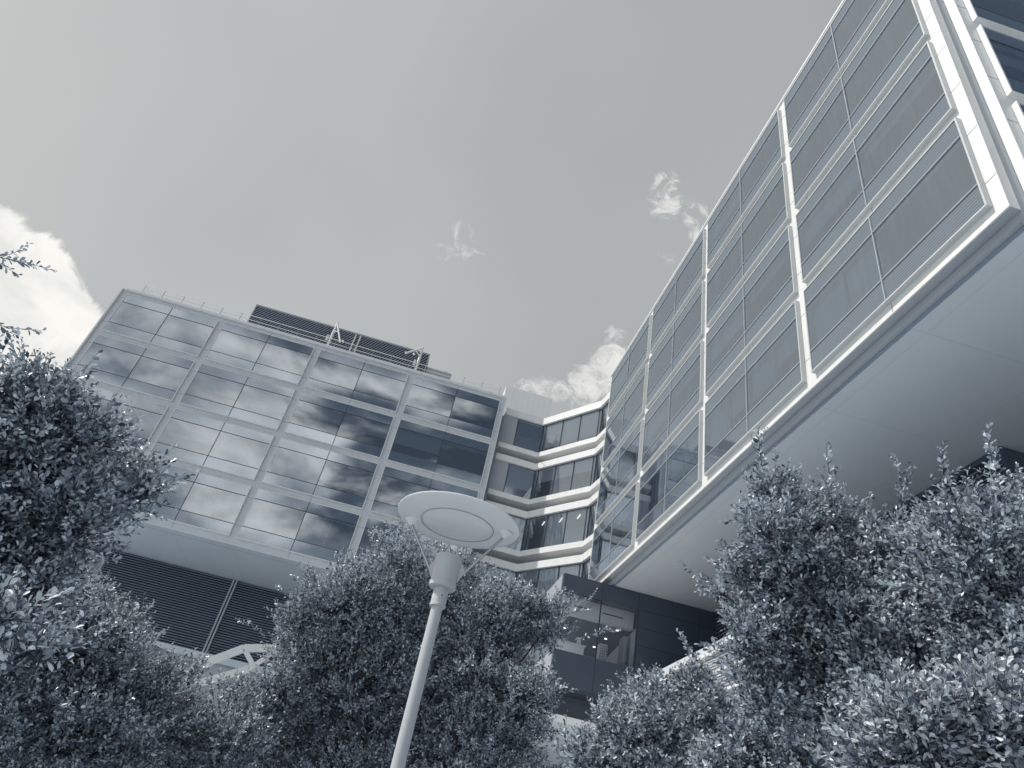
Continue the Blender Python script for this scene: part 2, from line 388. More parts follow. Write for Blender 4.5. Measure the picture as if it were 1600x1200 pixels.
def cache_mesh(name, mb, material):
    me = bpy.data.meshes.new(name); me.from_pydata(mb.v, [], mb.f); me.materials.append(material); me.update(); return me
WM = {}
for tower in (False, True):
    ms = window_meshes(tower)
    WM[tower] = dict(frame=cache_mesh('window', ms['frame'], M_frameb if tower else M_bright),
                     glass=cache_mesh('glass', ms['glass'], M_glass_b if tower else M_glass),
                     spandrel=cache_mesh('spandrel', ms['spandrel'], M_frit_b if tower else M_frit),
                     mullion=cache_mesh('mullion', ms['mullion'], M_mullb if tower else M_mulla),
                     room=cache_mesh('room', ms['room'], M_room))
BL = {}
def place_window(parent, loc, rz, tower, drops, panes):
    d = WM[tower]
    w = bpy.data.objects.new('window', d['frame']); scene.collection.objects.link(w); w.parent = parent
    w.location = loc; w.rotation_euler = (0, 0, rz)
    for k in ('glass', 'spandrel', 'mullion', 'room'):
        o = bpy.data.objects.new(k, d[k]); scene.collection.objects.link(o); o.parent = w
    key = (drops,)
    if any((x != 0) for x in drops):
        if key not in BL: BL[key] = cache_mesh('blind', blinds(drops, ()), M_blind)
        o = bpy.data.objects.new('blind', BL[key]); scene.collection.objects.link(o); o.parent = w
    if panes:
        if ('u', panes) not in BL: BL[('u', panes)] = cache_mesh('upright', uprights(panes), M_white)
        o = bpy.data.objects.new('upright', BL[('u', panes)]); scene.collection.objects.link(o); o.parent = w
    return w

def facade(parent, origin, rz, nb, nr, tower, drops_fn, m0, m1, mt, mb_, wall_mat, thick=0.33):
    """pillars + spandrel bands (with open window holes), joints, windows. origin = top-left front corner of first window"""
    root = empty('facade', origin, rz, parent)   # only a placing frame
    return root

def wall_grid(parent, origin, rz, nb, nr, m0, m1, mt, mb_, material, thick, jmat, y0=CD):
    wb = MB(); W = nb*CW+(nb-1)*GX; H = nr*CH+(nr-1)*GY
    xs = [-m0]; 
    # pillars full height
    y1 = y0+thick
    for b in range(nb+1):
        xa = -m0 if b == 0 else b*CW+(b-1)*GX
        xb = W+m1 if b == nb else b*(CW+GX)
        wb.box((xa, y0, mt), (xb, y1, -H-mb_))
    for b in range(nb):
        xa, xb = b*(CW+GX), b*(CW+GX)+CW
        for r in range(nr+1):
            za = mt if r == 0 else -(r*CH+(r-1)*GY)
            zb = -H-mb_ if r == nr else -r*(CH+GY)
            wb.box((xa, y0, za), (xb, y1, zb))
    w = wb.build('wall', material, parent); w.location = origin; w.rotation_euler = (0, 0, rz)
    jb = MB(); e = 0.004; jw = 0.009
    for b in range(nb+1):
        xa = -m0+.02 if b == 0 else b*CW+(b-1)*GX+.01
        xb = W+m1-.02 if b == nb else b*(CW+GX)-.01
        for r in range(nr):
            for zz in (T1, T2):
                z = -r*(CH+GY)-zz; jb.box((xa, y0-e, z-jw), (xb, y0+.01, z+jw))
    for b in range(nb):
        xm = b*(CW+GX)+CW/2
        for r in range(nr+1):
            za = mt-.03 if r == 0 else -(r*CH+(r-1)*GY)-.01
            zb = -H-mb_+.03 if r == nr else -r*(CH+GY)+.01
            jb.box((xm-jw, y0-e, za), (xm+jw, y0+.01, zb))
    j = jb.build('panel_joint', jmat, w)
    return w

# ================================================================== LEFT WING
A_O = (-30.8319, 53.0816, 36.0972)
A_H = 4*CH+3*GY; A_W = 4*CW+3*GX
A = tag(empty('hospital_building', (A_O[0]+A_W/2, A_O[1]+10, GZ)),
        'grey glazed hospital wing on the left with clouds mirrored in its windows', 'building')
A.location = (0, 0, 0)
wall_grid(A, A_O, 0, 4, 4, .55, .42, .42, .42, M_wallA, .33, M_joint)
ax0, ax1 = A_O[0]-.55, A_O[0]+A_W+.42
az0, az1 = A_O[2]-A_H-.42, A_O[2]+.42
yw = A_O[1]+CD
dropA = {(0,0):(1,1),(1,0):(1,.45),(2,0):(1,1),(3,0):(1,0),(0,1):(1,1),(1,1):(.62,1),(2,1):(.5,.55),(3,1):(.6,.1),(0,2):(1,.5),(1,2):(.55,1),(2,2):(1,.8),(3,2):(.7,.5),
         (0,3):(1,(1,.6)),(1,3):(1,(0,.55)),(2,3):((1,0),(0,0)),(3,3):(0,.5)}
for b in range(4):
    for r in range(4):
        ups = ()
        if r == 3: ups = (0, 1) if b >= 2 else (1,)
        place_window(A, (A_O[0]+b*(CW+GX), A_O[1], A_O[2]-r*(CH+GY)), 0, False, dropA[(b, r)], ups)
# coping, fins, body
cp = MB(); cp.box((ax0-.12, yw-.16, az1), (ax1+.12, yw+.5, az1+.16)); cp.box((ax0+.05, yw+.02, az1+.16), (ax1-.02, yw+.5, az1+.42))
cp.build('coping', M_white, A, bevel=.02)
fn = MB(); fn.box((ax0-.14, yw-.20, az0), (ax0-.001, yw+1.1, az1-.001)); fn.build('edge_fin', M_bright, A, bevel=.01)
fn = MB(); fn.box((ax1+.001, yw-.03, az0), (ax1+.10, yw+.35, az1-.001)); fn.build('edge_fin', M_white, A)
dk = MB()
for i in range(int((az1-az0-1.6)/.14)): dk.box((ax1+.12, yw+.12, az0+i*.14), (ax1+.34, yw+1.2, az0+i*.14+.07))
dk.build('side_louvre', M_louvre, A)
bd = MB(); bd.box((ax0, yw+4.2, az0+.02), (ax1, yw+22, az1-.02)); bd.box((ax0, yw+.331, az1-.3), (ax1, yw+4.19, az1-.02))
bd.box((ax0, yw+.34, az0+.05), (ax0+.3, yw+4.19, az1-.31)); bd.box((ax1-.3, yw+.34, az0+.05), (ax1, yw+4.19, az1-.31))
bd.build('body', M_grey, A)
sf = MB(); sf.box((ax0, yw+.02, az0-.14), (ax1+.2, yw+22, az0-.002)); sf.build('soffit', M_soffit, A)
sj = MB(); zz = az0-.143
sj.box((ax0, yw+1.0, zz), (ax1, yw+1.035, zz+.02))
sj.build('panel_joint', M_joint, A); sj = MB()
for k in range(1, 8): sj.box((ax0+k*4.6-.01, yw+1.04, zz), (ax0+k*4.6+.01, yw+21, zz+.02))
sj.build('panel_joint', M_jsoft, A)
# louvred plant room under the wing
lz0, lz1 = 10.35, az0-.15
lv = MB()
for xa, xb in ((-24.3, -13.85), (-13.35, -6.8)):
    n = 31
    for i in range(n):
        z = lz0+(lz1-lz0)*(i+.5)/n
        lv.quad((xa, 62.50, z-.075), (xb, 62.50, z-.075), (xb, 62.64, z+.045), (xa, 62.64, z+.045))
        lv.box((xa, 62.49, z-.085), (xb, 62.53, z-.06))
        k = int((xb-xa)/.55)
        for q in range(k): lv.box((xa+(q+(i % 2)*.5)*.55, 62.47, z-.087), (xa+(q+(i % 2)*.5)*.55+.32, 62.488, z-.058))
lv.build('louvre', M_louvre, A)
lb = MB(); lb.box((-24.32, 62.75, lz0), (-6.78, 66, lz1)); lb.build('louvre_backing', M_louvre_b, A)
for xa, xb in ((-13.80, -13.66), (-13.54, -13.40), (-24.42, -24.33)): MB().box((xa, 62.38, lz0), (xb, 62.7, lz1)).build('post', M_grey, A)
lw = MB(); lw.box((-26.0, 64.6, GZ), (-24.43, 70, lz1)); lw.build('lower_wall', M_grey, A)
lw = MB(); lw.box((-6.76, 62.0, lz0-2), (-1, 66, lz1-.4)); lw.box((-24.4, 62.2, lz0-.55), (-6.77, 66, lz0-.01)); lw.build('ledge', M_soffit, A)
lw = MB(); lw.box((-24.4, 62.6, GZ), (-6.77, 66, lz0-.56)); lw.box((-6.76, 62.6, GZ), (4, 66, lz0-2.01)); lw.build('lower_wall', M_conc, A)
# roof plant screen with slanting slats
sc = MB(); x0, x1, z0, z1, yy = -21.9, -3.35, 37.2, 42.6, 58.0
cut = -9.4
sc.box((x0, yy-.1, z1-.16), (x1, yy+.1, z1)); sc.box((x1-.12, yy-.1, z0), (x1, yy+.1, z1-.161)); sc.box((x0, yy-.1, z0), (x0+.12, yy+.1, z1-.161))
scn = sc.build('screen_frame', M_grey, A)
sl = MB(); sp_ = .30; th = .08; k_ = 1.45      # slope of slats
def clipline(c):
    pts = []
    for (xa, xb) in ((x0+.13, x1-.13),):
        za, zb = c+k_*xa, c+k_*xb
        lo, hi = max(z0, za), min(z1-.17, zb)
        if hi <= lo: return None
        return ((lo-c)/k_, lo), ((hi-c)/k_, hi)
c = z0-k_*x1
while c < z1-k_*x0:
    q = clipline(c)
    if q:
        (xa, za), (xb, zb) = q
        sl.quad((xa-th, yy-.05, za), (xb-th, yy-.05, zb), (xb+th*.4, yy+.03, zb), (xa+th*.4, yy+.03, za))
    c += sp_*k_
sl.build('roof_louvre', mat("slat_metal", (0.30, 0.34, 0.40), .45), A)
sb = MB(); sb.box((x0+.02, yy+.12, z0-.5), (x1-.02, yy+8, z1-.1)); sb.build('plant_room', M_louvre_b, A)
pr = MB(); pr.box((-11.35, yy-.22, z0), (-11.2, yy-.11, z1-.3)); pr.box((-10.85, yy-.22, z0), (-10.7, yy-.11, z1-.3)); pr.build('ladder_rail', M_white, A)
MB().box((-3.3, 58.2, 37), (-.6, 62, 41.1)).build('duct_box', M_grey, A); MB().box((-23.4, 58.6, 37), (-21.95, 63, 40.6)).build('duct_box', M_grey, A)

# roof railing
rl = tag(empty('roof_railing', (0, 0, 0)), 'thin white pipe railing along the roof edge of the left wing', 'railing')
rb = MB(); rx0, rx1, ry = -30.1, 4.35, yw+.35; rz = az1+.42
for z in (rz+1.05, rz+.55): rb.tube([(rx0, ry, z), (rx1, ry, z)], .028, 6)
rb.tube([(rx0, ry, rz+1.05), (rx0, ry+3.5, rz+1.05)], .028, 6); rb.tube([(rx0, ry, rz+.55), (rx0, ry+3.5, rz+.55)], .028, 6)
rb.tube([(rx1, ry, rz+1.05), (rx1, ry+3.5, rz+1.05)], .028, 6)
rb.build('rail', M_bright, rl)
x = rx0
pb = MB()
while x <= rx1+.01:
    pb.tube([(x, ry, rz), (x, ry, rz+1.05)], .026, 6); x += (rx1-rx0)/19
pb.build('railing_post', M_grey, rl)
kb = MB(); kb.box((rx0, ry-.02, rz+.02), (rx1, ry+.02, rz+.22)); kb.build('toe_board', M_bright, rl)

def davit(x, tip, brace, label):
    d = empty('roof_davit', (x, yw+.6, az1+.42)); tag(d, label, 'davit', 'window cleaning davits on the left wing roof')
    MB().tube([(0,0,0),(0,0,2.1)], .13, 12).build('mast', M_bright, d, smooth=True)
    MB().tube([(0,0,2.1),(0,0,3.25)], .10, 12).build('mast_head', M_bright, d, smooth=True)
    MB().tube([(0,0,3.15), tip], .085, 10).build('arm', M_bright, d, smooth=True)
    t = Vector(tip); p = Vector((0,0,3.15)).lerp(t, .45)
    MB().tube([(0,0,2.1), tuple(p)], .05, 8).build('brace', M_bright, d)
    e = MB(); 
    for q in (Vector(tip), Vector(tip).lerp(Vector((0,0,3.15)), -.0)+Vector((brace,0,.12))):
        e.lathe([(0,-.13),(.09,-.09),(.13,0),(.09,.09),(0,.13)], tuple(q), 12)
    e.build('sheave', M_bright, d, smooth=True)
    MB().box((-.45,-.1,.9),(-.2,.1,1.5)).box((-.2,-.05,1.1),(-.1,.05,1.2)).build('winch', M_white, d)
davit(-12.6, (1.05, -.6, .75), .25, 'white davit post nearer the middle of the roof, its arm folded down to the right')
davit(-4.0, (-1.35, -.4, 1.75), .75, 'white davit post near the right roof end, its arm reaching out to the left')

# ================================================================== LINK between the wings
LK = tag(empty('link_building'), 'narrow folded link block with four banded floors of windows between the two wings', 'building')
P = [(5.45, 54.3), (9.25, 54.4), (13.25, 49.0), (13.75, 45.2)]   # plan line of the ledges' outer edge
def off(pts, d):
    """offset a plan polyline inwards (away from the court) by d"""
    out = []
    n = []
    for a, b in zip(pts, pts[1:]):
        v = Vector((b[0]-a[0], b[1]-a[1])).normalized(); n.append(Vector((-v.y, v.x)))
    for i, p in enumerate(pts):
        if i == 0: q = n[0]*d
        elif i == len(pts)-1: q = n[-1]*d
        else:
            mm = (n[i-1]+n[i]).normalized(); q = mm*(d/max(.3, mm.dot(n[i])))
        out.append((p[0]+q.x, p[1]+q.y))
    return out
def band(mb, d0, d1, z0, z1):
    a = off(P, d0); b = off(P, d1)
    for i in range(3):
        mb.prism([a[i], a[i+1], b[i+1], b[i]], z0, z1)
levels = [(35.62, 32.45), (30.62, 27.50), (25.68, 22.55), (20.75, 17.55)]    # window head, window sill
pf = MB(); band(pf, 0, .5, 35.62, 36.35); pf.build('parapet', M_bright, LK)
fa = MB()
for i, (zt, zb) in enumerate(levels):
    band(fa, 0, 1.5, zb-.5, zb)
    if i < 3: band(fa, 0, 1.5, levels[i+1][0], levels[i+1][0]+.62)
fa.build('fascia', M_bright, LK)
for i, (zt, zb) in enumerate(levels[:3]):
    rc = MB(); band(rc, 1.15, 1.5, levels[i+1][0]+.621, zb-.501); rc.build('recess_wall', M_grey, LK)
a = off(P, .25)
def seg_pt(i, t): return (a[i][0]+(a[i+1][0]-a[i][0])*t, a[i][1]+(a[i+1][1]-a[i][1])*t)
segs = {0: [0, .36, 1.0], 1: [0, .06, .355, .655, .955, 1.0], 2: [0, .5, 1.0]}
rnd = random.Random(5)
for li, (zt, zb) in enumerate(levels):
    for s, ts in segs.items():
        for t0, t1 in zip(ts, ts[1:]):
            p, q = seg_pt(s, t0), seg_pt(s, t1)
            v = Vector((q[0]-p[0], q[1]-p[1])); Lx = v.length; ang = math.atan2(v.y, v.x)
            if s == 0 and t0 == 0:
                pn = MB().box((0, .02, zb), (Lx-.03, .14, zt)).build('wall_panel', M_grey, LK); pn.location = (*p, 0); pn.rotation_euler = (0, 0, ang); continue
            w = MB(); fw = .035
            w.box((0, -.03, zb), (fw, .08, zt)); w.box((Lx-fw, -.03, zb), (Lx, .08, zt)); w.box((fw, -.02, zb), (Lx-fw, .07, zb+fw)); w.box((fw, -.02, zt-fw), (Lx-fw, .07, zt))
            win = w.build('window', M_dark, LK); win.location = (*p, 0); win.rotation_euler = (0, 0, ang)
            MB().quad((fw, .02, zb+fw), (Lx-fw, .02, zb+fw), (Lx-fw, .02, zt-fw), (fw, .02, zt-fw)).build('glass', M_glass_l, win)
            fr = {0: .55, 1: .42, 2: .0, 3: .3}[li]
            if s == 1 and li == 0: fr = .82
            if s == 0: fr = (.0, .70, .95, .5)[li]
            if t1-t0 < .1: fr = 1
            if fr > 0 and Lx > .3: MB().box((fw+.02, .20, zt-(zt-zb)*fr), (Lx-fw-.02, .21, zt)).build('blind', M_blind, win)
inr = MB(); 
for (zt, zb) in levels:
    b_ = off(P, 3.2); c_ = off(P, .3)
    for i in range(3):
        inr.quad((*b_[i], zb-.01), (*b_[i+1], zb-.01), (*b_[i+1], zt+.01), (*b_[i], zt+.01))
        inr.quad((*c_[i], zt+.012), (*c_[i+1], zt+.012), (*b_[i+1], zt+.012), (*b_[i], zt+.012)); inr.quad((*c_[i], zb+.003), (*c_[i+1], zb+.003), (*b_[i+1], zb+.003), (*b_[i], zb+.003))
inr.build('room', mat('link_room', (0.70, 0.74, 0.78), .8), LK)
cl = MB()
for (zt, zb) in levels:
    for k in range(3):
        p0 = seg_pt(1, .2+.28*k); cl.box((p0[0]+.7, p0[1]+.5, zt-.06), (p0[0]+.74, p0[1]+1.4, zt-.03))
cl.build('ceiling_strip', M_emit, LK)
bk = MB()
b_ = off(P, 3.25)
bk.prism([b_[0], b_[1], b_[2], b_[3], (20, 46), (20, 66), (5.5, 66)], 12, 36.0)
bk.build('core', M_grey, LK)
r2 = MB(); d_ = off(P, .51); r2.prism([d_[0], d_[1], d_[2], d_[3], b_[3], b_[2], b_[1], b_[0]], 35.85, 36.0); r2.build('roof', M_grey, LK)

# white rooftop plant room beyond the link
PH = tag(empty('rooftop_plant_room'), 'pale seamed metal plant room on the roof behind the link', 'plant room')
pm = MB(); pm.box((0, 0, 0), (5.3, 6, 6.9)); o = pm.build('wall', mat('roof_white', (.86, .86, .85), .5, var=.04, vscale=1.5, streak=.2), PH); o.location = (5.45, 60.0, 36.0)
sm_ = MB()
for i in range(9): sm_.box((.3+i*.6, -.012, 0), (.315+i*.6, -.001, 6.85))
o2 = sm_.build('seam', M_white, o)
ant = MB()
for xx in (.9, 3.6, 5.2): ant.tube([(xx, .1, 6.9), (xx, .1, 7.7)], .025, 6)
ant.build('antenna', M_bright, o)

# ================================================================== RIGHT WING
B_O = (12.8478, 44.9664, 36.3164)
B_END = B_O[1]-A_W            # 9.54
B = tag(empty('hospital_building'), 'bright glazed hospital wing on the right with a smooth pale soffit underneath', 'building')
wall_grid(B, B_O, -math.pi/2, 4, 4, .75, .42, .50, .46, M_bright, .33, M_joint)
bz1, bz0 = B_O[2]+.50, B_O[2]-A_H-.46
rndb = random.Random(3)
for b in range(4):
    for r in range(4):
        dr = (0, 0)
        ups = ()
        if r == 3:
            ups = (0, 1) if b < 3 else (0,)
            dr = ((.8, .6), (.7, .5)) if b < 3 else ((.85, 1), 0)
            if b == 0: dr = (.3, .2)
        elif r == 0: dr = (0, 0) if b % 2 else (.4, 0)
        elif r == 2: dr = (.5, .2)
        place_window(B, (B_O[0], B_O[1]-b*(CW+GX), B_O[2]-r*(CH+GY)), -math.pi/2, True, dr, ups)
xw = B_O[0]+CD                 # wall face 13.05
ye = B_END-.42                 # 9.12
cp = MB(); cp.box((xw-.10, ye-.01, bz1), (xw+.5, B_O[1]+.85, bz1+.16)); cp.build('coping', M_bright, B, bevel=.02)
# bottom ledge, underside and recess
lg = MB(); lg.box((xw-.035, ye, bz0-.03), (xw+.34, B_O[1]+.75, bz0-.001)); lg.build('drip_ledge', M_bright, B)
us = MB(); us.box((xw+.02, ye, bz0-.05), (xw+.33, B_O[1]+.75, bz0-.031)); us.build('ledge_underside', M_grey, B)
rs = MB(); rs.box((xw+.34, ye+.06, bz0-.40), (xw+.60, B_O[1]+.75, bz0+.4)); rs.build('recess_band', M_grey, B)
dt = MB(); dt.box((xw+.46, ye+.10, bz0-.47), (xw+.70, B_O[1]+.75, bz0-.401)); dt.build('shadow_gap', M_louvre, B)
sof = MB(); SZ = bz0-.52
sof.box((xw+.56, ye+.1, SZ), (34, 47, SZ+.12)); sof.build('soffit', M_soffit, B)
sj = MB()
for k in range(8): sj.box((xw+.6, 13.7+k*4.9-.01, SZ-.003), (33, 13.7+k*4.9+.01, SZ+.01))
for xx in (14.1, 18.7, 23.3): sj.box((xx-.008, 9.3, SZ-.0035), (xx+.008, 46.5, SZ+.01))
sj.build('panel_joint', M_jsoft, B)
C_O = (14.06, 8.52, B_O[2])
# corner notch and end facade
nt_ = MB(); nt_.prism([(xw+.331, ye+.04), (C_O[0]-.419, ye-.06), (C_O[0]-.419, ye+.5), (xw+.331, ye+.5)], bz0-.385, bz1); nt_.build('corner_notch', M_grey, B)
wall_grid(B, C_O, 0, 2, 4, .42, .42, .50, .46, M_bright, .33, M_joint)
for b in range(2):
    for r in range(4):
        place_window(B, (C_O[0]+b*(CW+GX), C_O[1], C_O[2]-r*(CH+GY)), 0, False, (.0, .3) if r % 2 else (.35, 0), ())
cp = MB(); cp.box((C_O[0]-.45, 8.6, bz1), (32, 9.1, bz1+.16)); cp.build('coping', M_bright, B)
so2 = MB(); so2.box((C_O[0]-.42, 8.74, SZ), (33, ye+.095, SZ+.5)); so2.box((xw+.345, ye+.02, SZ), (C_O[0]-.421, ye+.095, SZ+.7)); so2.build('soffit_edge', M_grey, B)
body = MB(); body.box((xw+4.2, 13.0, SZ+.13), (33, 46.9, bz1-.02)); body.box((xw+.34, ye+.6, bz1-.3), (33, 46.9, bz1-.05+.02))
body.box((xw+.34, 45.1, bz0+.41), (xw+4.19, 45.5, bz1-.31)); body.box((xw+.34, ye+.51, bz0+.41), (xw+.62, ye+.75, bz1-.31))
body.box((xw+.61, ye+.1, SZ+.125), (33, 46.9, SZ+.30))
body.box((32.5, 9.1, SZ+.31), (33, 12.99, bz1-.31))
body.build('body', M_grey, B)

# ================================================================== DARK GLASS CORNER BLOCK under the wings
D = tag(empty('podium_building'), 'dark panelled podium block with a corner window showing a lit room inside', 'building')
yd = 41.0; dz = SZ-.02
pn = MB(); 
px0, px1 = 10.12, 23.5; wz0, wz1 = 11.62, 15.22; pb0 = 9.65
pn.box((px0, yd, wz1), (15.24, yd+.25, dz)); pn.box((px0, yd, pb0), (15.24, yd+.25, wz0)); pn.box((15.24, yd, pb0), (px1, yd+.25, dz))
pn.build('wall', M_dark, D)
jn = MB()
for z in (15.28, 14.16, 13.05, 11.9, 10.75): jn.box((15.3, yd-.004, z-.012), (px1, yd+.01, z+.012))
for xx, z0_, z1_ in ((15.24, pb0, dz), (19.4, pb0, dz), (12.76, wz1, dz-.01), (12.76, pb0, wz0)): jn.box((xx-.014, yd-.005, z0_), (xx+.014, yd+.01, z1_-.012))
jn.build('panel_joint', M_louvre_b, D)
wn = MB(); wn.box((12.735, yd+.0, wz0), (12.785, yd+.12, wz1)); wn.box((px0, yd, wz0), (px0+.05, yd+.10, wz1)); wn.box((px0+.05, yd+.01, wz1-.03), (12.735, yd+.10, wz1)); wnd = wn.build('window', M_louvre_b, D); M_glass_p = glass_mat('lobby_glass', .12, (.92, .94, .96), 0.0, .015)
MB().quad((px0, yd+.03, wz0), (12.735, yd+.03, wz0), (12.735, yd+.03, wz1), (px0, yd+.03, wz1)).quad((12.785, yd+.03, wz0), (15.24, yd+.03, wz0), (15.24, yd+.03, wz1), (12.785, yd+.03, wz1)).quad((px0+.02, yd+.05, wz0), (px0+.02, yd+5.2, wz0), (px0+.02, yd+5.2, wz1), (px0+.02, yd+.05, wz1)).build('glass', M_glass_p, wnd)
rm = MB(); ry1 = yd+9
rm.quad((px0+.1, ry1, wz0), (20, ry1, wz0), (20, ry1, 15.0), (px0+.1, ry1, 15.0))
rm.quad((15.3, yd+.3, wz0), (16.2, ry1, wz0), (16.2, ry1, 14.2), (15.3, yd+.3, 14.2))
rm.quad((px0+.1, yd+.26, wz0), (20, yd+.26, wz0), (20, ry1, wz0), (px0+.1, ry1, wz0))
rm.build('room', mat("inner_wall", (0.66, 0.69, 0.72), .7), D)
rc_ = MB(); rc_.box((px0+.1, yd+1.4, 14.2), (20, ry1, 14.3)); rc_.build('ceiling', M_dark, D)
bh = MB(); bh.box((px0+.1, yd+.9, 14.2), (15.3, yd+1.38, 15.3)); bhd = bh.build('bulkhead', M_bright, D)
gr = MB(); gr.box((10.8, yd+.88, 14.72), (12.2, yd+.899, 14.80)); gr.box((13.2, yd+.88, 14.72), (14.6, yd+.899, 14.80)); gr.build('air_grille', M_louvre_b, bhd)
dl = MB()
for xx, yy2 in ((14.55, 42.75), (14.55, 45.0), (14.55, 47.4), (11.6, 45.0)): dl.lathe([(0, 0), (.10, 0), (.10, .02)], (xx, yy2, 14.17), 12)
dl.build('downlight', M_emit, D)
cn = MB(); cn.box((10.3, 43.2, wz0), (12.6, 43.9, 12.75)); cn.box((10.2, 43.1, 12.75), (12.7, 44.0, 12.83)); cn.build('counter', M_white, D)
cb = MB(); cb.box((13.55, 43.0, wz0+.02), (14.1, 43.5, 13.2)); cab = cb.build('cabinet', M_blind, D)
cg = MB()
for i in range(4): cg.box((13.62+i*.135, 42.98, wz0+.1), (13.64+i*.135, 42.999, 13.15))
for i in range(9): cg.box((13.57, 42.985, wz0+.15+i*.16), (14.08, 42.9995, wz0+.17+i*.16))
cg.build('cabinet_grid', M_dark, cab)
dr_ = MB(); dr_.box((15.0, 42.6, wz0+.02), (15.2, 43.5, 13.9)); dr_.build('inner_door', M_grey, D)
vs = MB(); vs.lathe([(0, 0), (.12, 0), (.16, .15), (.1, .4), (.12, .5)], (12.3, 43.5, 12.83), 16); vs.build('vase', M_bright, D)
# lower storeys
lo = MB(); lo.box((px0+.35, yd+1.8, 7.85), (px1, yd+2.2, pb0-.1)); lo.box((px0, yd+.26, pb0-.12), (px1, yd+2.2, pb0-.001)); lo.build('lower_glazing', M_dark, D)
lo = MB(); lo.box((px0-3.5, yd+.9, GZ), (px1, yd+2.4, 7.84)); lo.build('lower_wall', M_soffit, D)
MB().box((3, 33, 6.2), (15.8, yd-.02, 6.5)).build('bounce_slab', mat('bounce_white', (.88, .88, .87), .5, var=.03), D)  # unseen white slab, added to bounce sunlight up onto the right soffit
# side wall towards the left wing
sw = MB(); sw.box((2.5, 46.2, 15.6), (px0-.01, 47, dz)); sw.box((px0-.02, yd+.3, 15.25), (px0+.08, 46.19, dz)); sw.build('side_fascia', M_grey, D)
sw = MB(); sw.box((2.5, 46.4, GZ), (px0-.03, 47, 15.52)); sw.box((px0-.01, yd+.3, GZ), (px0+.06, 46.3, wz0-.02)); sw.build('side_wall', M_grey, D)
jn = MB()
for z in (14.7, 13.5, 12.3): jn.box((7.0, 46.38, z-.03), (8.9, 46.399, z+.03))
jn.build('air_slot', M_louvre_b, D)
rf = MB(); rf.box((px0+.1, yd+.26, 15.7), (34, 48.9, 15.9)); rf.build('roof', M_dark, D)

# ================================================================== BANDED TERRACE BLOCK under the right wing
T = tag(empty('terrace_building'), 'low cream block with horizontal metal bands and fine louvre lines behind the right trees', 'building')
tw = MB(); tw.box((16.12, 9.5, GZ), (33, yd-.05, 10.85)); tw.build('wall', M_grey, T); MB().box((16.21, 9.61, 10.851), (33, yd-.06, 10.93)).build('roof', M_dark, T)  # dark roof slab added to cut the bounce light on the soffit above
pp = MB(); pp.box((16.0, 9.4, 10.86), (16.2, yd-.06, 11.30)); pp.box((16.2, 9.4, 10.86), (33, 9.6, 11.3)); pp.build('parapet', M_soffit, T)
jn = MB()
for k in range(26): jn.box((15.996, 9.6+k*1.22, 10.9), (16.01, 9.612+k*1.22, 11.28))
jn.build('panel_joint', M_grey, T)
fb = MB()
for z in (10.80, 9.80, 8.83, 7.88, 6.85, 5.87, 4.9): fb.box((15.88, 9.4, z-.05), (16.11, yd-.06, z+.05))
fb.build('band', M_bright, T)
st = MB()
for z in (10.80, 9.80, 8.83, 7.88, 6.85, 5.87):
    for k in range(1, 7): st.box((16.04, 9.4, z-.05-k*.135), (16.115, yd-.06, z-.05-k*.135+.085))
st.build('louvre_strip', M_grey, T)
# dark louvred plant enclosure on top of the terrace
E_ = tag(empty('plant_enclosure'), 'dark louvred plant enclosure tucked under the right soffit above the trees', 'plant room')
lv = MB(); ez0, ez1 = 10.9, SZ-.01
n = 22
for i in range(n):
    z = ez0+(ez1-.25-ez0)*(i+.5)/n
    lv.quad((20.5, 17.9, z-.09), (20.5, yd-.1, z-.09), (20.62, yd-.1, z+.05), (20.62, 17.9, z+.05)); lv.box((20.47, 17.9, z-.10), (20.51, yd-.1, z-.07))
lv.build('louvre', M_louvre, E_)
eb = MB(); eb.box((20.66, 17.95, ez0), (33, yd-.1, ez1)); eb.build('body', M_dark, E_)
et = MB(); et.box((20.42, 17.8, ez1-.24), (20.65, yd-.1, ez1-.001)); et.box((20.42, 17.8, ez0), (20.65, 17.94, ez1-.241)); et.box((20.66, 17.8, ez0), (32, 17.94, ez1-.001)); et.build('trim', M_dark, E_)

# ================================================================== WHITE STEEL FRAMES between the trees
def steel_frame(k, label):
    o = (-.15*k*0, -1.5*k, -.78*k)
    fr = tag(empty('canopy_frame', (-4.75+.32*k, 30-2.2*k, 4.5-.42*k)), label, 'canopy frame', 'white steel frames between the left trees')
    def bar(p, q, w, h, nm):
        p, q = Vector(p), Vector(q); d = (q-p); Lx = d.length
        b = MB().box((0, -w/2, -h/2), (Lx, w/2, h/2)).build(nm, M_bright, fr)
        b.location = p; b.rotation_euler = d.to_track_quat('X', 'Z').to_euler(); return b
    bar((-1.75, 0, .0), (-.35, 0, 1.0), .16, .26, 'beam')
    bar((-.35, 0, 1.0), (.85, 0, 1.30), .16, .26, 'beam')
    bar((-.30, 0, .92), (.22, 0, .45), .10, .13, 'brace')
    bar((.80, 0, 1.2), (.10, 0, .35), .14, .13, 'brace')
    bar((.10, 0, .35), (-1.5, 0, -.55), .14, .20, 'beam')
    bar((-1.75, 0, .0), (-1.85, 0, -6.1+.42*k), .16, .2, 'post')
    return fr
steel_frame(0, 'white angled steel frame, the upper one, rising in front of the dark louvres')
steel_frame(1, 'white angled steel frame, the lower one, mostly hidden in the leaves')

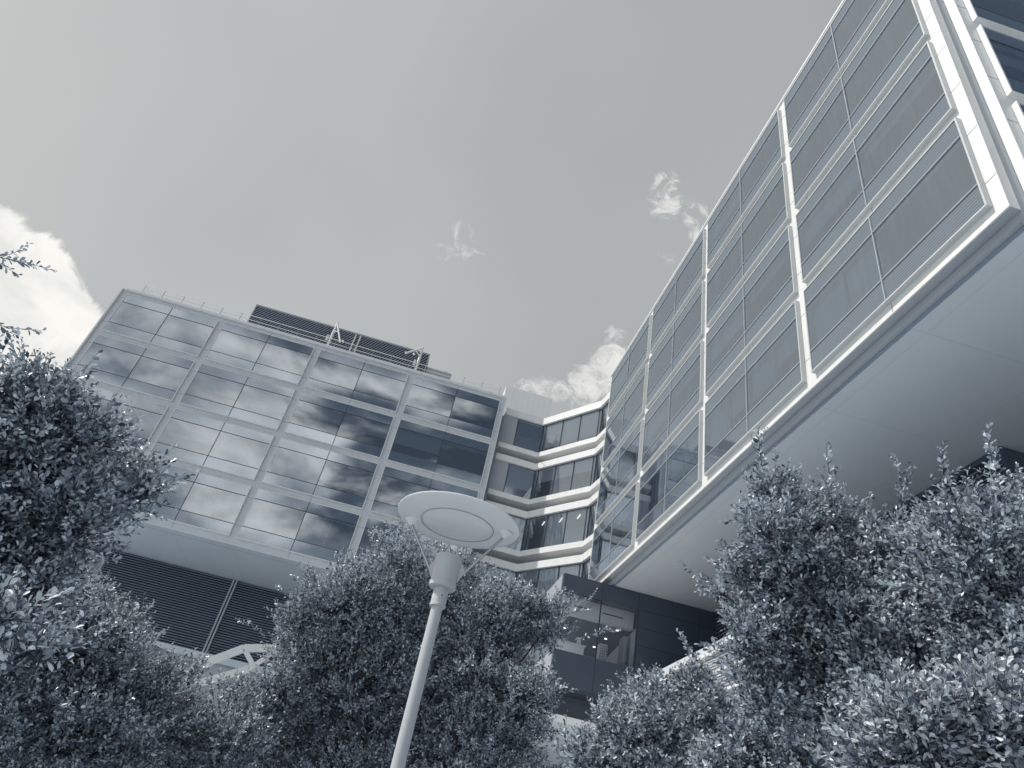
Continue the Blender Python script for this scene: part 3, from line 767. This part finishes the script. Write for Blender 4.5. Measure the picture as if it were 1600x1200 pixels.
# ================================================================== LAMP
lx, ly = 5.5*math.sin(R_(3.72)), 5.5*math.cos(R_(3.72))
LP = tag(empty('street_lamp', (lx, ly, GZ)), 'tall pale post lamp with a wide saucer disc held on two thin struts', 'street lamp')
hz = 2.06-GZ
MB().tube([(0,0,.02),(0,0,.5)], .085, 32).lathe([(0,.0),(.16,.0),(.16,.02),(.10,.05),(0,.05)], (0,0,0), 32).build('base', M_lamp, LP, smooth=True)
MB().tube([(0,0,.5),(0,0,hz-.42)], [.056,.045], 40).build('pole', M_lamp, LP, smooth=True)
MB().lathe([(0,-.42),(.066,-.42),(.066,-.405),(.062,-.40),(.062,-.27),(.060,-.265),(0,-.265)], (0,0,hz), 48).build('sleeve', M_lamp, LP, smooth=True)
MB().lathe([(0,-.268),(.104,-.268),(.110,-.262),(.110,-.225),(.104,-.22),(.115,-.01),(.112,0),(.104,-.004),(.100,-.02),(0,-.03)], (0,0,hz), 64).build('lamp_housing', M_lamp, LP, smooth=True)
bts = MB()
for a_ in (R_(-80), R_(100), R_(-30), R_(170)): bts.tube([(.06*math.cos(a_), .06*math.sin(a_), hz-.34), (.068*math.cos(a_), .068*math.sin(a_), hz-.34)], .006, 8)
bts.build('screw', M_steel, LP)
dzc = .30
RD = .535
disc = empty('disc_mount', (0,0,hz+dzc), 0, LP)
dm = MB().lathe([(0,-.034),(.12,-.031),(.22,-.022),(.29,-.010),(.315,-.004),(.318,-.010),(.322,-.004),(.42,.004),(RD-.012,.018),(RD-.002,.024),(RD,.030),(RD-.004,.036),(.40,.07),(.2,.095),(0,.10)], (0,0,0), 128)
dsc = dm.build('reflector_disc', M_lampw, LP, smooth=True); dsc.location = (0,0,hz+dzc); 
bpy.data.objects.remove(disc)
ring = MB().lathe([(.314,-.0045),(.3165,-.0125),(.3195,-.0125),(.322,-.0045)], (0,0,0), 128).build('glass_ring', M_grey, dsc, smooth=True)
for a_ in (R_(158), R_(-12)):
    c, s = math.cos(a_), math.sin(a_)
    MB().tube([(.115*c, .115*s, hz-.16), (.405*c, .405*s, hz+dzc-.045)], .0115, 12).build('strut', M_steel, LP, smooth=True)
    ft = MB().lathe([(0,-.05),(.014,-.05),(.028,-.03),(.062,-.004),(.066,.004)], (.415*c, .415*s, hz+dzc), 32); ft.build('strut_foot', M_lampw, LP, smooth=True)
    gs = MB(); gs.quad((.108*c-.01*s, .108*s+.01*c, hz-.20), (.108*c-.01*s, .108*s+.01*c, hz-.02), (.155*c-.01*s, .155*s+.01*c, hz-.10)).quad((.108*c+.01*s, .108*s-.01*c, hz-.20), (.155*c+.01*s, .155*s-.01*c, hz-.10), (.108*c+.01*s, .108*s-.01*c, hz-.02))
    gs.quad((.108*c-.01*s, .108*s+.01*c, hz-.02), (.108*c+.01*s, .108*s-.01*c, hz-.02), (.155*c+.01*s, .155*s-.01*c, hz-.10), (.155*c-.01*s, .155*s+.01*c, hz-.10)).quad((.108*c-.01*s, .108*s+.01*c, hz-.20), (.155*c-.01*s, .155*s+.01*c, hz-.10), (.155*c+.01*s, .155*s-.01*c, hz-.10), (.108*c+.01*s, .108*s-.01*c, hz-.20))
    gs.build('strut_bracket', M_lamp, LP)

# ================================================================== TREES
LEAF = np.array([(0,0,-.02),(.35,.19,.05),(.74,.235,.04),(1,0,-.06),(.74,-.235,.04),(.35,-.19,.05)], float)
def frames(dirs, rng, up=None):
    """orthonormal frames with x = dirs"""
    d = dirs/np.linalg.norm(dirs, axis=1, keepdims=True)
    r = rng.normal(size=d.shape) if up is None else up
    y = np.cross(r, d); y /= np.linalg.norm(y, axis=1, keepdims=True)+1e-9
    z = np.cross(d, y)
    return np.stack([d, y, z], 2)      # columns
def spray_template(rng, n=15, L=.24, leaf=.05):
    """points, directions and sizes of the leaves on one curved twig along +x"""
    t = np.linspace(.18, 1, n)
    bend = rng.normal(size=2)*.18
    px = L*t; py = L*bend[0]*t**2; pz = L*(bend[1]*t**2+.10*t**2)
    ph = np.arange(n)*2.39996+rng.uniform(0, 6)
    op = np.radians(rng.uniform(38, 68, n))*(1-.35*t)
    d = np.stack([np.cos(op), np.sin(op)*np.cos(ph), np.sin(op)*np.sin(ph)], 1)
    s = leaf*rng.uniform(.65, 1.12, n)*(1-.35*np.maximum(0, t-.75)/.25)
    return np.stack([px, py, pz], 1), d, s
def crown_mesh(name, blobs, n_spray, leaf, seed, extra=(), L=.24, width=1.0, fill=.35):
    rng = np.random.default_rng(seed)
    bl = np.array(blobs, float); vol = bl[:, 3]**2.1; pr = vol/vol.sum()
    # shoot clumps standing on every lobe of the crown, with gaps between them
    cc, cr, cu, cw = [], [], [], []
    k = rng.normal(size=(9, 3))*3.2; ph = rng.uniform(0, 6.28, 9)
    for bx_, by_, bz_, br_ in bl:
        re = max(br_-.06, .6*br_)
        mN = int(5+60*br_**2/.36)
        u = rng.normal(size=(mN, 3)); u /= np.linalg.norm(u, axis=1, keepdims=True)
        base = np.array([bx_, by_, bz_])
        lump = np.sin(u @ k.T + (base*1.6) @ k.T*.9 + ph).mean(1)
        rad = re*rng.uniform(.66, 1.0, mN)*(1+.45*lump)
        cc.append(base+u*rad[:, None]); cu.append(u); r_c = rng.uniform(.07, .20, mN)*min(1, br_/.3+.25); cr.append(r_c); cw.append(r_c**2)
    cc = np.vstack(cc); cu = np.vstack(cu); cr = np.concatenate(cr); cw = np.concatenate(cw); cw /= cw.sum()
    n_in = int(n_spray*fill); n_out = n_spray-n_in
    j = rng.choice(len(cc), n_out, p=cw)
    u2 = rng.normal(size=(n_out, 3)); u2 /= np.linalg.norm(u2, axis=1, keepdims=True); u2[:, 2] = np.abs(u2[:, 2])*.8+u2[:, 2]*.2
    pos_o = cc[j]+u2*(cr[j]*rng.uniform(.2, 1.0, n_out)**.5)[:, None]
    d_o = cu[j]*.7+u2*.75+np.array([0, 0, .55])+rng.normal(size=(n_out, 3))*.28
    idx = rng.choice(len(bl), n_in, p=pr)
    u = rng.normal(size=(n_in, 3)); u /= np.linalg.norm(u, axis=1, keepdims=True)
    pos_i = bl[idx, :3]+u*(bl[idx, 3]*rng.uniform(.2, .80, n_in))[:, None]
    d_i = u+np.array([0, 0, .45])+rng.normal(size=u.shape)*.38
    pos = np.vstack([pos_o, pos_i]); d = np.vstack([d_o, d_i])
    pos -= d/np.linalg.norm(d, axis=1, keepdims=True)*L*.45
    if len(extra):
        ex = np.array(extra, float)
        pos = np.vstack([pos, ex[:, :3]]); d = np.vstack([d, ex[:, 3:6]])
    n = len(pos)
    F = frames(d, rng)
    tpl = [spray_template(rng, 15, L, leaf) for _ in range(24)]
    which = rng.integers(0, 24, n); sc = rng.uniform(.7, 1.25, n)
    V = []; lv = LEAF.copy(); lv[:, 1] *= width
    Vs = []; stems_v = []; 
    for k_ in range(24):
        m_ = np.where(which == k_)[0]
        if not len(m_): continue
        pp, dd, ss = tpl[k_]
        Fm = F[m_]; s_ = sc[m_]
        Pw = pos[m_][:, None, :]+np.einsum('nij,lj->nli', Fm, pp)*s_[:, None, None]
        Dw = np.einsum('nij,lj->nli', Fm, dd)+rng.normal(size=(len(m_), len(dd), 3))*.22
        Dw[..., 2] -= .12
        Pw = Pw.reshape(-1, 3); Dw = Dw.reshape(-1, 3)
        up = rng.normal(size=Dw.shape)*.75+np.array([0, 0, 1.0])
        # leaf normal leans to the sky: y = up x d
        FL = frames(Dw, rng, up)
        sz_ = (np.tile(ss, len(m_))*np.repeat(s_, len(ss))*.95)[:, None, None]
        W = Pw[:, None, :]+np.einsum('nij,lj->nli', FL, lv)*sz_
        Vs.append(W.reshape(-1, 3))
        # stem: thin triangular prism in three pieces
        for q0, q1 in ((0.0, .5), (.5, 1.0)):
            def at(q):
                j = np.interp(q, np.linspace(.18, 1, len(pp)), np.arange(len(pp))); lo = int(j); hi = min(lo+1, len(pp)-1); v = pp[lo]+(pp[hi]-pp[lo])*(j-lo)
                return v if q > .18 else v*q/.18
            A0, A1 = at(q0), at(q1)
            ring = []
            for (pt, rr) in ((A0, .0026*(1-q0*.6)), (A1, .0026*(1-q1*.6))):
                for th_ in (0, 2.094, 4.189):
                    ring.append(pt+np.array([0, math.cos(th_), math.sin(th_)])*rr)
            ring = np.array(ring)
            stems_v.append((pos[m_][:, None, :]+np.einsum('nij,lj->nli', Fm, ring)*s_[:, None, None]).reshape(-1, 3))
    Vl = np.vstack(Vs); nl = len(Vl)//6
    tri = np.array([(0,2,1),(0,3,2),(0,4,3),(0,5,4)])
    Fl = (tri[None]+(np.arange(nl)*6)[:, None, None]).reshape(-1, 3)
    Sv = np.vstack(stems_v); ns = len(Sv)//6
    st = np.array([(0,1,4),(0,4,3),(1,2,5),(1,5,4),(2,0,3),(2,3,5)])
    Fs = (st[None]+(np.arange(ns)*6)[:, None, None]).reshape(-1, 3)
    return (Vl, Fl), (Sv, Fs), pos
def np_mesh(name, V, Fc, material, parent, smooth=False):
    me = bpy.data.meshes.new(name)
    me.vertices.add(len(V)); me.vertices.foreach_set('co', V.astype(np.float32).ravel())
    me.loops.add(Fc.size); me.loops.foreach_set('vertex_index', Fc.astype(np.int32).ravel())
    me.polygons.add(len(Fc)); me.polygons.foreach_set('loop_start', np.arange(len(Fc), dtype=np.int32)*3)
    me.materials.append(material); me.update(calc_edges=True)
    o = bpy.data.objects.new(name, me); scene.collection.objects.link(o); o.parent = parent
    return o
def tree(name, label, cat, base, blobs, n_spray, leaf, seed, material=None, extra=(), width=1.0, L=.24, fill=.35, group=None, trunk_r=.11):
    t = tag(empty(name, (0, 0, 0)), label, cat, group)
    (Vl, Fl), (Sv, Fs), pos = crown_mesh(name, blobs, n_spray, leaf, seed, extra, L, width, fill)
    np_mesh('crown', Vl, Fl, material or M_leaf, t)
    rng = random.Random(seed)
    br = MB()
    bx_, by_ = base
    bl = sorted(blobs, key=lambda q: q[2])
    cz = sum(b[2]*b[3] for b in bl)/sum(b[3] for b in bl); zmin = min(b[2]-b[3] for b in bl)
    cx = sum(b[0]*b[3] for b in bl)/sum(b[3] for b in bl); cy = sum(b[1]*b[3] for b in bl)/sum(b[3] for b in bl)
    fork = Vector((bx_*.6+cx*.4, by_*.6+cy*.4, max(GZ+1.0, zmin-.1)))
    tk = MB(); tk.tube([(bx_, by_, GZ-.05), (bx_, by_, GZ+.1), (bx_*.9+fork.x*.1, by_*.9+fork.y*.1, GZ+.5*(fork.z-GZ)), tuple(fork)], [trunk_r*1.5, trunk_r*1.15, trunk_r, trunk_r*.85], 14)
    tk.build('trunk', M_bark, t, smooth=True)
    P_ = pos
    for b in bl:
        c_ = Vector(b[:3]); mid = fork.lerp(c_, .5)+Vector((rng.uniform(-.12, .12), rng.uniform(-.12, .12), rng.uniform(0, .2)))
        br.tube([tuple(fork), tuple(fork.lerp(mid, .5)+Vector((0,0,.03))), tuple(mid), tuple(c_)], [trunk_r*.42, trunk_r*.30, trunk_r*.19, trunk_r*.09], 8)
        # twigs from the blob centre to some of its sprays
        dist = np.linalg.norm(P_-np.array(b[:3]), axis=1); near = np.where(dist < b[3]*1.25)[0]
        if len(near):
            for j in np.random.default_rng(seed+1).choice(near, min(len(near), int(14+40*b[3])), replace=False):
                e = Vector(P_[j]); mm = c_.lerp(e, .5)+Vector((rng.uniform(-.04, .04),)*3)
                br.tube([tuple(c_), tuple(mm), tuple(e)], [trunk_r*.11, .007, .0035], 4, cap=False)
    br.build('branches', M_bark, t, smooth=False)
    np_mesh('twigs', Sv, Fs, M_bark, t)
    return t

BLOBS = {
'T1' : [(-2.19, 3.73, 1.54, 0.28), (-2.01, 3.94, 1.56, 0.26), (-2.27, 4.23, 1.34, 0.38), (-1.79, 4.3, 1.48, 0.2), (-1.8, 3.94, 1.11, 0.23), (-2.0, 4.1, 0.89, 0.28), (-2.49, 3.85, 1.34, 0.52), (-1.59, 4.08, 1.46, 0.08), (-2.26, 4.18, 0.78, 0.52), (-1.74, 3.98, 0.75, 0.15), (-1.24, 2.95, 0.35, 0.08), (-1.35, 2.9, 0.45, 0.095)],
'T2' : [(-3.12, 7.76, 0.89, 0.71), (-2.69, 8.09, 1.19, 0.46), (-2.64, 7.99, 0.34, 0.91), (-2.05, 8.37, 0.66, 0.58), (-1.32, 8.68, 0.52, 0.54), (-3.75, 8.25, 0.42, 0.94), (-3.84, 7.28, 1.01, 0.64), (-3.12, 8.1, 1.49, 0.34)] ,
'T3' : [(0.02, 9.22, 2.81, 0.76), (-0.55, 8.8, 2.37, 0.56), (0.8, 10.12, 3.14, 0.81), (1.42, 9.1, 2.79, 0.64), (2.1, 9.0, 2.84, 0.38), (-0.95, 9.12, 1.20, 0.40), (-0.58, 9.16, 1.66, 0.40), (-1.30, 8.9, .80, 0.44), (-.98, 9.97, 1.90, 0.46), (0.17, 9.61, 1.81, 1.09), (1.34, 9.34, 1.96, 0.95), (-1.0, 9.82, .90, 0.66), (1.92, 8.6, 1.75, 0.33), (0.15, 9.78, 0.84, 1.03), (1.57, 9.2, 1.02, 0.93), (-1.0, 8.88, 2.04, 0.27)] ,
'T4' : [(2.81, 7.14, 1.64, 0.34), (3.31, 7.24, 1.80, 0.32), (2.6, 6.7, 1.25, 0.48), (3.38, 6.85, 1.49, 0.47), (2.25, 6.92, 1.04, 0.27), (3.25, 7.05, 1.98, 0.13), (3.23, 5.71, 1.14, 0.326), (3.52, 5.52, 1.16, 0.294), (3.0, 5.84, 0.99, 0.251)] ,
'T5' : [(3.05, 4.91, 3.07, 0.24), (2.8, 4.59, 2.51, 0.31), (3.41, 4.78, 2.93, 0.3), (2.78, 5.01, 2.44, 0.19), (3.1, 4.84, 2.25, 0.52), (3.8, 4.46, 2.60, 0.32), (3.93, 3.91, 2.62, 0.3), (4.37, 3.82, 2.90, 0.27), (3.77, 4.54, 2.18, 0.6), (3.8, 3.66, 2.12, 0.55), (3.37, 4.82, 1.71, 0.56), (2.72, 4.8, 1.79, 0.24), (3.66, 4.22, 1.53, 0.57), (3.91, 3.6, 1.6, 0.51), (2.91, 4.97, 1.4, 0.29), (2.46, 4.84, 2.11, 0.07), (4.58, 3.71, 2.28, 0.68)] ,
'T6' : [(2.25, 2.66, 0.71, 0.19), (2.53, 2.6, 0.81, 0.22), (2.14, 2.83, 0.62, 0.13), (2.68, 2.49, 0.74, 0.23)] ,
}
def shoot(p, d, n=4, step=.13):
    out = []; p = np.array(p, float); d = np.array(d, float)/np.linalg.norm(d)
    for i in range(n): out.append((*(p+d*step*i), *(d+np.array([math.sin(i*2.1)*.25, math.cos(i*1.7)*.25, 0]))))
    return out
tree('oak_tree', 'near tree at the left edge with large dark glossy leaves over the left wing', 'tree', (-2.6, 4.2), BLOBS['T1'], 3000, .046, 1, fill=.3, extra=shoot((-2.74,3.2,2.18),(.75,.35,.22),3,.08)+shoot((-2.6,3.27,2.22),(.3,.2,.9),1,.08)+shoot((-2.58,3.35,1.86),(.8,.3,.1),2,.08))
tree('oak_tree', 'dense tree filling the lower left corner below the dark louvres', 'tree', (-2.9, 8.2), BLOBS['T2'], 9500, .051, 2)
tree('oak_tree', 'broad dense tree in the middle behind the lamp post', 'tree', (.6, 9.6), BLOBS['T3'], 16500, .051, 3, extra=shoot((2.2,8.7,2.85),(.6,-.2,.6),4)+shoot((2.3,8.5,2.55),(.8,-.2,.4),4)+shoot((-1.1,9.25,2.2),(-.6,0,.55),3)+shoot((-1.35,9.2,1.85),(-.8,0,.3),3))
tree('oak_tree', 'small tree in front of the dark podium, right of the lamp', 'tree', (2.9, 7.2), BLOBS['T4'], 3600, .055, 4, extra=shoot((3.1,6.7,1.85),(-.1,0,1),3)*2)
tree('oak_tree', 'tall leafy tree on the right reaching up over the pale soffit', 'tree', (3.9, 4.4), BLOBS['T5'], 9000, .052, 5, extra=shoot((2.78,4.68,3.1),(-.05,0,1),4,.1)*2+shoot((2.83,4.6,2.95),(.1,0,1),3,.1)+shoot((3.34,3.75,2.62),(0,0,1),3,.1)*2+shoot((3.44,3.5,2.58),(.1,0,1),3,.1)*2+shoot((3.46,3.1,2.5),(0,0,1),3,.1)*2+shoot((2.4,4.75,2.12),(-1,0,.1),2,.1)+shoot((3.0,4.1,2.75),(0,0,1),3,.1)*2, trunk_r=.06)
tree('oak_tree', 'pale bright leaved bush tree in the bottom right corner', 'tree', (2.5, 2.6), BLOBS['T6'], 1700, .044, 6, material=M_leaf2, trunk_r=.05)

scene.cycles.max_bounces = 8
scene.cycles.transparent_max_bounces = 12
scene.cycles.use_denoising = True
